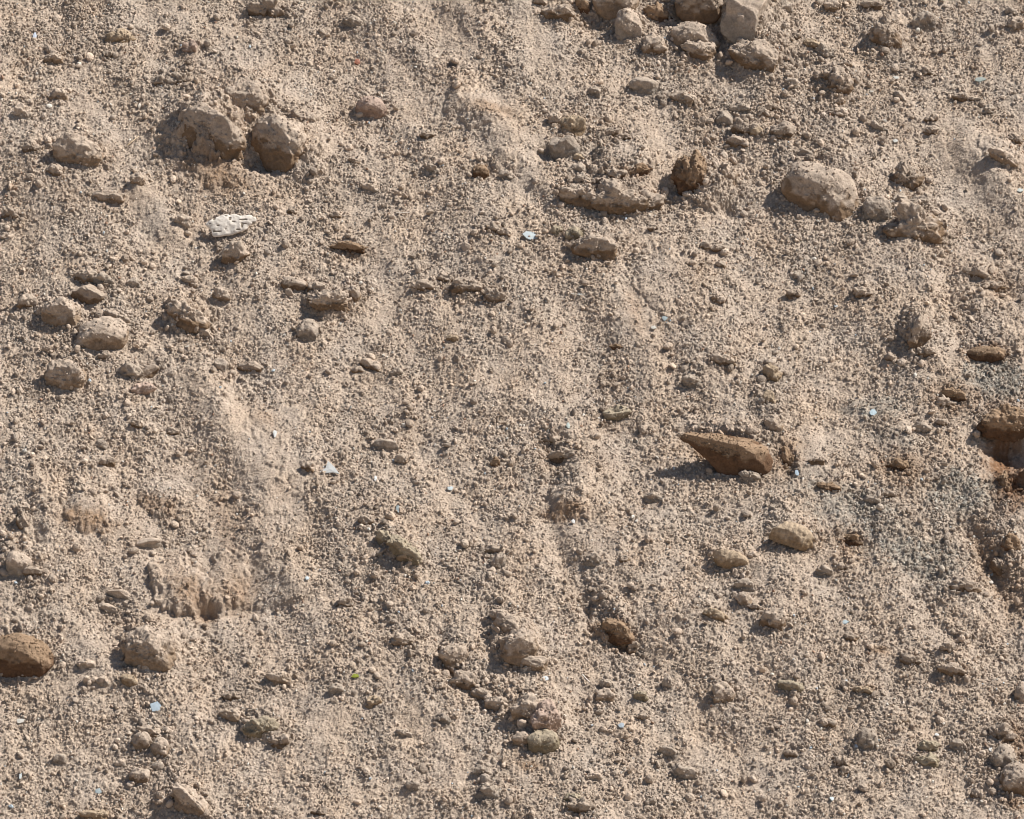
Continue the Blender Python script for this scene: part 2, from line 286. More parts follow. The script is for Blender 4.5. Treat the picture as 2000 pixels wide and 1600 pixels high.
 (786, 1252, 36, 24, 0, 'rough', 'tan'), (542, 1328, 38, 22, 0, 'clod', 'tan'), (512, 1424, 44, 34, 0, 'rough', 'green'), (548, 1452, 38, 24, 10, 'rough', 'dark'), (864, 1406, 30, 20, 0, 'clod', 'grey'), (788, 1434, 28, 12, 5, 'clod', 'grey'), (942, 1357, 34, 18, 15, 'clod', 'tan'),
 (976, 1378, 46, 28, 15, 'clod', 'tan'), (978, 1366, 16, 12, 0, 'clod', 'brown'), (952, 1548, 42, 24, 0, 'clod', 'grey'), (940, 1508, 24, 18, 10, 'clod', 'grey'), (805, 1537, 24, 20, 20, 'clod', 'grey'), (623, 1588, 24, 14, 0, 'rough', 'dark'), (888, 1310, 24, 20, 0, 'clod', 'brown'),
 (1240, 1266, 24, 26, 0, 'rough', 'dark'), (1184, 1338, 26, 16, 0, 'clod', 'grey'), (1183, 1361, 34, 24, 5, 'clod', 'tan'), (1252, 1362, 26, 22, 0, 'clod', 'green'), (1306, 1338, 20, 26, 0, 'clod', 'grey'), (1257, 1401, 24, 14, 0, 'clod', 'dark'), (1305, 1470, 34, 20, 0, 'clod', 'grey'),
 (1132, 1578, 42, 28, 10, 'rough', 'dark'), (1120, 1560, 26, 20, 0, 'clod', 'green'), (1160, 1518, 26, 16, 0, 'clod', 'pale'), (1340, 1512, 40, 24, 30, 'clod', 'grey'), (1272, 1568, 22, 16, 0, 'clod', 'grey'), (1395, 1202, 40, 16, 12, 'clod', 'ochre'), (1345, 1325, 0, 0, 0, '', ''), (1037, 1352, 26, 22, 0, 'clod', 'dark'),
 (1622, 1414, 24, 18, 0, 'smooth', 'brown'), (1645, 1490, 26, 24, 0, 'rough', 'brown'), (1815, 1462, 34, 20, 0, 'rough', 'green'), (1811, 1488, 36, 20, 5, 'rough', 'green'), (1543, 1341, 44, 18, 12, 'clod', 'green'), (1868, 1312, 56, 16, 12, 'rough', 'brown'), (1852, 1268, 24, 18, 0, 'rough', 'dark'), (1660, 1246, 26, 20, 20, 'clod', 'dark'),
 (1685, 1350, 36, 12, 10, 'rough', 'ochre'), (1780, 1292, 34, 18, 25, 'rough', 'dark'), (1765, 1407, 18, 12, 0, 'clod', 'dark'), (1870, 1458, 30, 22, 0, 'clod', 'grey'), (1545, 1475, 22, 16, 0, 'clod', 'dark'), (1650, 1508, 20, 18, 0, 'rough', 'dark'), (1905, 1552, 22, 16, 0, 'clod', 'dark'),
 (760, 300, 0, 0, 0, '', ''), (700, 275, 0, 0, 0, '', ''), (845, 330, 26, 14, 20, 'clod', 'grey'), (990, 345, 30, 14, 25, 'clod', 'grey'), (725, 368, 30, 14, 15, 'clod', 'pale'), (690, 315, 24, 12, 10, 'clod', 'tan'), (835, 265, 30, 18, 0, 'clod', 'dark'),
]:
    if t[2]: L(*t)

# ------------------------------------------------------------------ the slope: coordinates
SN = np.array([0.0, -math.sin(THETA), math.cos(THETA)])     # normal of the slope
SU = np.array([0.0, math.cos(THETA), math.sin(THETA)])      # up the slope

def to_px(x, s):
    """where a spot of the bare slope plane lies across and down the pictured stretch (2000 x 1600)"""
    py_ = s * SU[1] - CAM[1]; pz_ = s * SU[2] - CAM[2]
    d = py_ * FWD[1] + pz_ * FWD[2]; u = py_ * CUP[1] + pz_ * CUP[2]
    d = np.maximum(d, 0.5)
    return 1000 + 1000 * (x / d) / TAN, 800 - 1000 * (u / d) / TAN

def axis(half, step, far, growth):
    a = list(np.arange(0, half + step, step)); st = step
    while a[-1] < far:
        st *= growth; a.append(a[-1] + st)
    a = np.array(a); return np.concatenate([-a[:0:-1], a])
GX = axis(1.06, 0.00150, 400.0, 1.045)
GS = axis(1.08, 0.00165, 400.0, 1.045)
xx, ss = np.meshgrid(GX.astype(np.float64), GS.astype(np.float64))
PX, PY = to_px(xx, ss)
inner = (1 - smooth(1.10, 1.35, np.abs(xx))) * (1 - smooth(1.12, 1.4, np.abs(ss)))
mid = (1 - smooth(3, 6, np.abs(xx))) * (1 - smooth(3, 5, np.abs(ss)))

def ell(cx, cy, rx, ry, rot=0.0, wob=0.0, seed=0):
    """normalised distance from an elliptical patch; wob makes its edge uneven"""
    c, s = math.cos(math.radians(rot)), math.sin(math.radians(rot))
    m = (np.abs(PX - cx) < 2.2 * max(rx, ry)) & (np.abs(PY - cy) < 2.2 * max(rx, ry))
    dx = PX[m] - cx; dy = PY[m] - cy
    a = (dx * c + dy * s) / rx; b = (-dx * s + dy * c) / ry
    d = np.sqrt(a * a + b * b)
    if wob: d = d + wob * (noise2(PX[m] / 26.0, PY[m] / 26.0, 900 + seed) + 0.6 * noise2(PX[m] / 9.0, PY[m] / 9.0, 901 + seed))
    return m, d

# broad form of the slope: undulation drawn out down the fall line
ax_ = PX * 0.88 - PY * 0.47; dn_ = PX * 0.47 + PY * 0.88       # across / along the runs of loose soil
H = np.zeros_like(PX)
H += mid * 0.034 * noise2(ax_ / 330, dn_ / 620, 1)
H += mid * 0.012 * noise2(ax_ / 120, dn_ / 260, 2)
H += mid * 0.0055 * noise2(ax_ / 60, dn_ / 78, 3)
H += inner * 0.0042 * noise2(PX / 30, PY / 27, 4)

# (cx, cy, rx, ry, rot, height mm)  mounds with a steeper foot
MOUNDS = [
 (415, 262, 66, 56, 35, 40), (420, 335, 60, 34, 15, 12), (930, 215, 60, 40, 10, 14), (985, 322, 26, 26, 0, 12),
 (1215, 318, 66, 36, -5, 22), (1395, 355, 46, 52, 0, 18), (1455, 35, 55, 52, 20, 30), (1215, 372, 95, 34, 5, 14),
 (360, 612, 42, 38, 30, 22), (640, 585, 50, 34, 10, 14), (165, 1000, 52, 44, 30, 17), (350, 1140, 62, 56, 45, 26),
 (440, 1130, 45, 62, 25, 16), (310, 970, 40, 34, 20, 10), (1105, 985, 46, 34, 0, 12), (1195, 1205, 50, 40, 30, 20),
 (1790, 640, 34, 46, 0, 18), (1940, 660, 56, 42, 0, 12), (560, 860, 60, 120, -28, 9), (290, 1262, 62, 50, 30, 14),
 (1955, 300, 50, 30, 35, 12), (1300, 560, 60, 90, -30, 10), (1910, 560, 60, 50, 0, 12), (520, 1415, 48, 36, 0, 12),
 (1045, 1395, 70, 60, 30, 14), (1010, 1260, 60, 48, 30, 14), (1740, 60, 60, 46, 0, 10), (1640, 150, 50, 40, 0, 14),
 (1870, 1290, 60, 36, 30, 12), (1435, 1090, 50, 30, 20, 8), (1550, 1040, 60, 36, 20, 8), (780, 1070, 50, 30, 40, 10),
 (480, 200, 70, 55, 0, 12), (1180, 480, 50, 36, 0, 10), (1880, 1180, 60, 80, -30, 12), (80, 1015, 40, 50, 0, 8),
]
RUNS = [  # runs of loose soil and washed furrows: points, half width, height mm (minus = furrow)
 ([(395, 740), (470, 860), (530, 950), (520, 1060)], 36, 16), ([(400, 1196), (470, 1190), (560, 1184), (640, 1165)], 15, -9), ([(450, 1060), (560, 1120), (600, 1150)], 44, 12),
 ([(1035, 830), (1085, 900), (1065, 980), (1100, 1100), (1160, 1200), (1270, 1290)], 24, -13), ([(1130, 880), (1190, 1040), (1290, 1200)], 42, 12), ([(858, 1250), (895, 1345), (960, 1385)], 16, -9),
 ([(1890, 1030), (1940, 1110), (1985, 1185)], 24, -15), ([(1895, 548), (1990, 580)], 14, -9), ([(1890, 280), (1990, 400)], 30, 14), ([(270, 370), (335, 450)], 28, 13),
 ([(890, 180), (960, 250), (1015, 330)], 36, 11), ([(990, 335), (1070, 425)], 18, -8), ([(50, 950), (70, 1055)], 18, -9), ([(128, 930), (132, 1005)], 12, -8), ([(700, 1280), (620, 1430)], 52, 9),
 ([(1560, 850), (1640, 800)], 20, -7), ([(1500, 250), (1560, 330)], 20, 6), ([(1300, 470), (1420, 640)], 44, 9), ([(760, 40), (900, 170)], 30, 8), ([(900, 20), (1010, 130)], 34, 10), ([(820, 860), (930, 1000)], 34, -8),
 ([(200, 1290), (330, 1360), (420, 1480)], 40, 9), ([(1780, 480), (1830, 620), (1800, 760)], 36, 10), ([(1600, 600), (1700, 760)], 40, -8), ([(1180, 560), (1280, 760)], 34, 8)]
wb = 10 * noise2(PX / 34, PY / 34, 71) + 5 * noise2(PX / 12, PY / 12, 72)
def run_dist(pts, wid):
    best = np.full(PX.shape, 99.0)
    for (x0, y0), (x1, y1) in zip(pts[:-1], pts[1:]):
        m = (PX > min(x0, x1) - 3 * wid) & (PX < max(x0, x1) + 3 * wid) & (PY > min(y0, y1) - 3 * wid) & (PY < max(y0, y1) + 3 * wid)
        a, b = PX[m], PY[m]; dx, dy = x1 - x0, y1 - y0
        t = np.clip(((a - x0) * dx + (b - y0) * dy) / (dx * dx + dy * dy), 0, 1)
        best[m] = np.minimum(best[m], (np.hypot(a - x0 - t * dx, b - y0 - t * dy) + wb[m]) / wid)
    return best
for pts, wid, mm in RUNS:
    d = run_dist(pts, wid); H += mm / 1000 * np.exp(-np.clip(d, 0, 9) ** 2)
HOLLOWS = [
 (505, 322, 34, 22, 0, 18), (1068, 308, 32, 18, 0, 12), (1300, 375, 32, 26, 0, 16), (1165, 45, 42, 22, 0, 14),
 (215, 1205, 34, 34, 0, 12), (402, 1190, 22, 14, 0, 14), (1985, 945, 26, 20, 0, 22), (1940, 900, 26, 90, 0, 14),
 (1385, 880, 76, 30, 18, 10), (1095, 885, 34, 36, 0, 14), (1160, 1195, 40, 22, 30, 10), (1945, 1100, 20, 44, -30, 14),
 (1540, 915, 14, 30, 0, 12), (870, 1310, 18, 44, -25, 8), (1750, 915, 34, 18, 20, 9), (1665, 1060, 34, 16, 20, 8),
 (1425, 412, 14, 12, 30, 12), (120, 30, 22, 14, 0, 8), (200, 15, 22, 16, 0, 10), (1330, 35, 60, 20, 0, 12), (1395, 60, 30, 30, 0, 14),
 (1210, 1262, 40, 12, 10, 8), (300, 720, 28, 12, -20, 6), (1280, 1330, 30, 20, 20, 6), (1860, 790, 30, 24, 0, 9),
]
for i, (cx, cy, rx, ry, rot, mm) in enumerate(MOUNDS):
    m, d = ell(cx, cy, rx, ry, rot, 0.34, i)
    H[m] += mm / 1000 * (0.75 * np.sqrt(np.clip(1 - d * d, 0, 1)) + 0.25 * np.exp(-d * d))
for i, (cx, cy, rx, ry, rot, mm) in enumerate(HOLLOWS):
    m, d = ell(cx, cy, rx, ry, rot, 0.40, 50 + i)
    H[m] -= mm / 1000 * np.exp(-(np.clip(d, 0, 9) ** 3))

m, d = ell(1984, 880, 36, 32, 0, .22, 77); H[m] -= .042 * np.exp(-(np.clip(d, 0, 9) ** 3.2))      # the dark pit at the right edge
HB0 = H.copy()
# dust and crumbs banked up against the clods
for i, (cx, cy, rx, ry, rot, mm) in enumerate([(372, 250, 52, 62, 20, 34), (594, 292, 46, 56, 20, 26), (1640, 330, 60, 40, 40, 16), (1490, 60, 50, 60, 0, 20), (1390, 350, 34, 50, 0, 12), (330, 1255, 40, 40, 0, 16), (1440, 852, 60, 22, 8, 20), (480, 180, 50, 34, 0, 14)]):
    m, d = ell(cx, cy, rx, ry, rot, .30, 400 + i); H[m] += mm / 1000 * np.exp(-(np.clip(d, 0, 9) ** 2.5))
for i, t in enumerate(K):
    if max(t[2], t[3]) < 30 or t[5] in ('chip', 'slab', 'wedge'): continue
    m, d = ell(t[0] + .08 * t[2], t[1] - .22 * t[3], .66 * t[2], .66 * t[3], t[4], .30, 200 + i)
    H[m] += (.06 if t[5] in ('smooth', 'stone') else .14) * t[3] / 2000 * np.exp(-(np.clip(d, 0, 9) ** 3))
# how coarse the loose cover is: 0 = fine dust, 1 = coarse crumbs
rough_ = 0.55 + 0.55 * noise2(ax_ / 95, dn_ / 260, 11) + 0.5 * noise2(PX / 60, PY / 60, 12) + 0.4 * noise2(PX / 22, PY / 22, 13)
SMOOTH = [(520, 880, 40, 120, -32, .8), (300, 405, 26, 70, -38, .7), (900, 50, 60, 60, 0, .4), (970, 740, 60, 50, 0, .35), (1255, 610, 34, 80, -10, .5),
 (425, 1080, 30, 110, 15, .7), (110, 1340, 80, 30, 10, .4), (640, 1410, 70, 60, -30, .45), (1890, 340, 60, 90, -40, .55), (1045, 90, 34, 70, -20, .6),
 (800, 240, 50, 40, 0, .3), (735, 610, 40, 40, 0, .5), (1010, 330, 34, 60, -30, .6), (425, 340, 50, 34, 20, .8), (550, 300, 60, 60, 30, .4),
 (1560, 880, 26, 60, -20, .35), (960, 210, 50, 24, 0, .7), (1930, 695, 40, 16, 0, 1.), (1945, 900, 22, 90, 0, .9), (1985, 880, 40, 40, 0, 1.),
 (1400, 430, 60, 34, 0, .3), (1130, 340, 26, 80, -15, -.1), (600, 210, 60, 30, 40, .3), (1850, 240, 60, 60, 0, .3), (340, 940, 30, 70, -30, .2), (230, 1290, 90, 30, 25, .4)]
COARSE = [(250, 860, 120, 50, 20, .35), (700, 1070, 120, 90, 0, .3), (1250, 60, 90, 50, 0, .2), (1600, 200, 110, 120, 0, .35), (1450, 250, 90, 60, 0, .3), (330, 170, 60, 30, 0, .4),
 (240, 1210, 50, 34, 0, .5), (1080, 880, 50, 60, 0, .4), (1900, 1050, 110, 200, 0, .4), (1000, 1330, 120, 90, 30, .35), (1180, 1190, 90, 50, 30, .4), (1750, 1350, 160, 120, 0, .3), (80, 60, 120, 70, 0, .25), (1300, 380, 60, 40, 0, .3)]
SMOOTH += [(480, 900, 44, 110, -36, .5), (500, 1120, 90, 50, 30, .55), (170, 1010, 50, 30, 10, .6), (1600, 860, 60, 40, 0, .3), (620, 1180, 40, 20, 0, .2), (1150, 960, 30, 90, -15, .35), (1240, 1120, 40, 80, -30, .3)]
for cx, cy, rx, ry, rot, a in SMOOTH:
    m, d = ell(cx, cy, rx, ry, rot, .3, 5); rough_[m] -= a * np.exp(-d * d)
for cx, cy, rx, ry, rot, a in COARSE:
    m, d = ell(cx, cy, rx, ry, rot, .3, 6); rough_[m] += a * np.exp(-d * d)
for i, t in enumerate(K):
    if max(t[2], t[3]) < 30: continue
    m, d = ell(t[0], t[1] + .1 * t[3], .5 * t[2] + 6, .5 * t[3] + 6, t[4], .35, 300 + i); rough_[m] += .35 * np.exp(-((d - 1.15) / .3) ** 2)
rough_ = np.clip(rough_, 0.05, 1.15)

# damp brown earth showing through the dust, grey-green crushed stone at the right
MOIST = [(425, 345, 66, 36, 20, .75), (440, 300, 50, 18, 30, .7), (170, 1025, 56, 22, 8, .8), (310, 985, 50, 18, 15, .6), (375, 1165, 54, 34, 40, .65), (440, 1010, 26, 100, -10, .45), (455, 1150, 50, 34, 0, .55),
 (1105, 1005, 44, 18, 0, .75), (1930, 695, 44, 17, 0, 1.0), (1955, 890, 34, 100, 0, 1.0), (1985, 950, 34, 50, 0, .9), (1200, 1238, 40, 24, 20, .8), (1240, 620, 18, 50, -5, .4), (640, 598, 44, 18, 0, .6), (950, 225, 50, 14, 5, .6),
 (1425, 892, 70, 26, 20, 1.0), (1040, 1502, 26, 9, 0, .7), (1715, 1270, 22, 9, 0, .7), (910, 35, 40, 40, 0, .2), (1685, 1350, 24, 8, 0, .7), (1865, 1312, 34, 12, 10, .6), (185, 1592, 34, 10, 0, .6), (690, 488, 36, 10, 5, .7),
 (1765, 915, 60, 34, 20, .55), (1660, 1065, 50, 26, 20, .55), (1870, 780, 60, 40, 0, .5), (1540, 900, 26, 50, 0, .6), (1620, 955, 40, 12, 10, .6), (1940, 1090, 34, 80, -25, .5), (1980, 1150, 30, 60, 0, .4), (1960, 560, 50, 30, 0, .35), (1880, 1410, 0.1, 0.1, 0, 0), (1985, 1450, 26, 34, 0, .6),
 (1985, 1575, 30, 12, 10, .7), (1080, 470, 60, 30, 0, .1), (520, 815, 26, 20, 0, .3), (1230, 350, 40, 10, 0, .6), (1190, 820, 50, 20, 0, .2)]
GREEN = [(1660, 995, 100, 44, 20, .7), (1790, 1085, 100, 46, 20, .8), (1880, 965, 70, 44, 0, .9), (1945, 745, 66, 40, 0, .9), (1710, 800, 60, 24, 0, .7), (1750, 860, 70, 20, 10, .35), (1580, 940, 50, 30, 0, .3)]
moist = np.zeros_like(PX); green = np.zeros_like(PX)
for i, (cx, cy, rx, ry, rot, a) in enumerate(MOIST):
    if a: m, d = ell(cx, cy, rx, ry, rot, .55, i); moist[m] = np.maximum(moist[m], a * np.exp(-(np.clip(d, 0, 9) ** 3)))
for i, (cx, cy, rx, ry, rot, a) in enumerate(GREEN):
    m, d = ell(cx, cy, rx, ry, rot, .6, i); green[m] = np.maximum(green[m], a * 1.15 * np.exp(-(np.clip(d, 0, 9) ** 4)))
moist += 0.20 * np.clip(noise2(PX / 45, PY / 45, 21) + 0.5 * noise2(PX / 14, PY / 14, 22) - 0.12, 0, 1)

HB = H.copy()                        # surface without its grains: what the clods rest on
wx = xx + 0.0034 * noise2(xx / 0.008, ss / 0.008, 31); ws = ss + 0.0034 * noise2(xx / 0.008, ss / 0.008, 32)
S_ = slice(None)
sel = inner > 0.01
g_h = np.zeros_like(PX); g_t = np.full_like(PX, 0.5)
rs = rough_[sel]
h1, t1 = grains(wx[sel], ws[sel], 0.0046, 41, 0.15 + 0.85 * rs, 1.35)
h2, t2 = grains(wx[sel], ws[sel], 0.0078, 42, 0.50 * rs, 1.2, 0.3, 0.7)
h3, t3 = grains(wx[sel], ws[sel], 0.0180, 43, 0.01 + 0.22 * rs * rs, 1.0, 0.18, 0.5)
hh = np.maximum(h1, np.maximum(h2, h3)); tt = np.where(h3 >= hh, t3, np.where(h2 >= hh, t2, t1))
hh = 0.65 * hh + 0.35 * (h1 + h2 + h3) * 0.6
fine = noise2(xx[sel] / 0.0042, ss[sel] / 0.0042, 33) * 0.0016 + noise2(xx[sel] / 0.013, ss[sel] / 0.013, 34) * 0.0018
g_h[sel] = (hh * (0.55 + 0.75 * np.clip(rs, 0, 1)) + fine) * inner[sel]
g_t[sel] = tt
H = H + g_h

# colour of the ground (albedo)
tone = 1.0 + 0.08 * noise2(PX / 160, PY / 160, 51) + 0.10 * noise2(PX / 40, PY / 40, 52) + 0.22 * noise2(PX / 9, PY / 9, 53)
tone *= 1.0 + 0.38 * (g_t - 0.5) * (g_h > 0.0006)
tone *= 1.0 - 0.12 * np.clip(rough_ - 0.5, 0, 1)
gc = DUST[None, None, :] * tone[..., None]
gc = gc * (1 + np.array([0.05, 0.0, -0.06]) * noise2(PX / 70, PY / 70, 54)[..., None])
mo = np.clip(moist * (1 + 0.5 * noise2(PX / 7, PY / 7, 55)), 0, 1)[..., None]
redness = smooth(1850, 1950, PX)[..., None] * smooth(640, 700, PY)[..., None] * (1 - smooth(1000, 1060, PY)[..., None])
damp_shade = np.array([0.265, 0.168, 0.098]) * (1 - redness) + np.array([0.185, 0.098, 0.050]) * redness  # brown earth; its red end darkened to paint the pit's shadow
gc = gc * (1 - mo * 0.95) + damp_shade * tone[..., None] * (mo * 0.95)
gr = np.clip(green * (0.7 + 1.0 * noise2(PX / 8, PY / 8, 56)), 0, 1)[..., None]
gc = gc * (1 - gr * 0.92) + np.array([0.275, 0.252, 0.212]) * (tone * (1 + .5 * (g_t - .5)))[..., None] * gr * 0.92
gc = np.clip(gc, 0.02, 0.8)

# lay the sheet out: the slope, a level foot and a level crest far outside the picture
def profile(s):
    lo, hi = -4.5, 9.0
    c = np.clip(s, lo, hi)
    y = c * SU[1] + (s - c); z = c * SU[2]
    return y, z
yy, zz = profile(ss)
V = np.stack([xx, yy + H * SN[1], zz + H * SN[2]], -1)
ny, nx = xx.shape
idx = np.arange(ny * nx, dtype=np.int32).reshape(ny, nx)
F = np.stack([idx[:-1, :-1], idx[:-1, 1:], idx[1:, 1:], idx[1:, :-1]], -1).reshape(-1, 4)
ground = link("ground", make_mesh("ground", V.reshape(-1, 3), F, gc.reshape(-1, 3), M_SOIL), "loose dry tan soil of the earth slope", None, None, "structure")

def look(A, x, s):
    """bilinear look-up of a map of the slope"""
    i = np.clip(np.searchsorted(GX, x) - 1, 0, nx - 2); j = np.clip(np.searchsorted(GS, s) - 1, 0, ny - 2)
    u = (x - GX[i]) / (GX[i + 1] - GX[i]); v = (s - GS[j]) / (GS[j + 1] - GS[j])
    if A.ndim == 3: u = u[..., None]; v = v[..., None]
    return (A[j, i] * (1 - u) + A[j, i + 1] * u) * (1 - v) + (A[j + 1, i] * (1 - u) + A[j + 1, i + 1] * u) * v

def stand(px, py, off):
    """point of the slope seen at px, py, off metres above its surface"""
    d = FWD + (px - 1000) / 1000 * TAN * CRT + (800 - py) / 1000 * TAN * CUP
    h = 0.0
    for _ in range(8):
        t = (h - CAM @ SN) / (d @ SN); P = CAM + t * d
        h = 0.5 * h + 0.5 * (float(look(HB0, np.array([P[0]]), np.array([P @ SU]))[0]) + off)
    return P

# ------------------------------------------------------------------ solids
def icosphere(level):
    p = (1 + 5 ** .5) / 2
    v = [(-1, p, 0), (1, p, 0), (-1, -p, 0), (1, -p, 0), (0, -1, p), (0, 1, p), (0, -1, -p), (0, 1, -p), (p, 0, -1), (p, 0, 1), (-p, 0, -1), (-p, 0, 1)]
    f = [(0, 11, 5), (0, 5, 1), (0, 1, 7), (0, 7, 10), (0, 10, 11), (1, 5, 9), (5, 11, 4), (11, 10, 2), (10, 7, 6), (7, 1, 8), (3, 9, 4), (3, 4, 2), (3, 2, 6), (3, 6, 8), (3, 8, 9), (4, 9, 5), (2, 4, 11), (6, 2, 10), (8, 6, 7), (9, 8, 1)]
    v = [np.array(a, float) / np.linalg.norm(a) for a in v]
    for _ in range(level):
        cache = {}; nf = []
        def midp(a, b):
            k = (min(a, b), max(a, b))
            if k not in cache:
                q = v[a] + v[b]; v.append(q / np.linalg.norm(q)); cache[k] = len(v) - 1
            return cache[k]
        for a, b, c in f:
            x, y, z = midp(a, b), midp(b, c), midp(c, a)
            nf += [(a, x, z), (b, y, x), (c, z, y), (x, y, z)]
        f = nf
    return np.array(v), np.array(f, np.int32)
ICO = {k: icosphere(k) for k in range(6)}

def rot_axis(r, n):
    """n random rotation matrices"""
    q = r.randn(n, 4); q /= np.linalg.norm(q, axis=1)[:, None]; w, x, y, z = q.T
    return np.stack([1 - 2 * (y * y + z * z), 2 * (x * y - z * w), 2 * (x * z + y * w), 2 * (x * y + z * w), 1 - 2 * (x * x + z * z), 2 * (y * z - x * w),
                     2 * (x * z - y * w), 2 * (y * z + x * w), 1 - 2 * (x * x + y * y)], 1).reshape(n, 3, 3)

def crumbs(r, centres, radii, cols, level=0):
    """many small irregular crumbs as one set of vertices and faces"""
    bv, bf = ICO[level]; n = len(centres); k = len(bv)
    jit = 1 + (r.rand(n, k, 1) - 0.5) * {0: .75, 1: .42, 2: .20}[level]
    sc = np.stack([np.ones(n), 0.62 + 0.38 * r.rand(n), 0.35 + 0.5 * r.rand(n)], 1)[:, None, :]
    p = bv[None] * jit * sc * radii[:, None, None]
    p = np.einsum('nij,nkj->nki', rot_axis(r, n), p) + centres[:, None, :]
    f = bf[None] + (np.arange(n, dtype=np.int32) * k)[:, None, None]
    return p.reshape(-1, 3), f.reshape(-1, 3), np.repeat(cols, k, 0)

def grain_cols(r, n, base, odd=1.0):
    c = base * (1 + 0.58 * (r.rand(n, 1) - 0.46))
    k = r.rand(n) / odd
    c = np.where((k < .034)[:, None], np.array([.56, .51, .44]) * (0.8 + .35 * r.rand(n, 1)), c)
    c = np.where(((k > .034) & (k < .037))[:, None], np.array([.42, .47, .50]), c)
    c = np.where(((k > .04) & (k < .052))[:, None], np.array([.34, .22, .15]), c)
    c = np.where(((k > .06) & (k < .10))[:, None], c * 0.6, c)
    return np.clip(c, .02, .85)

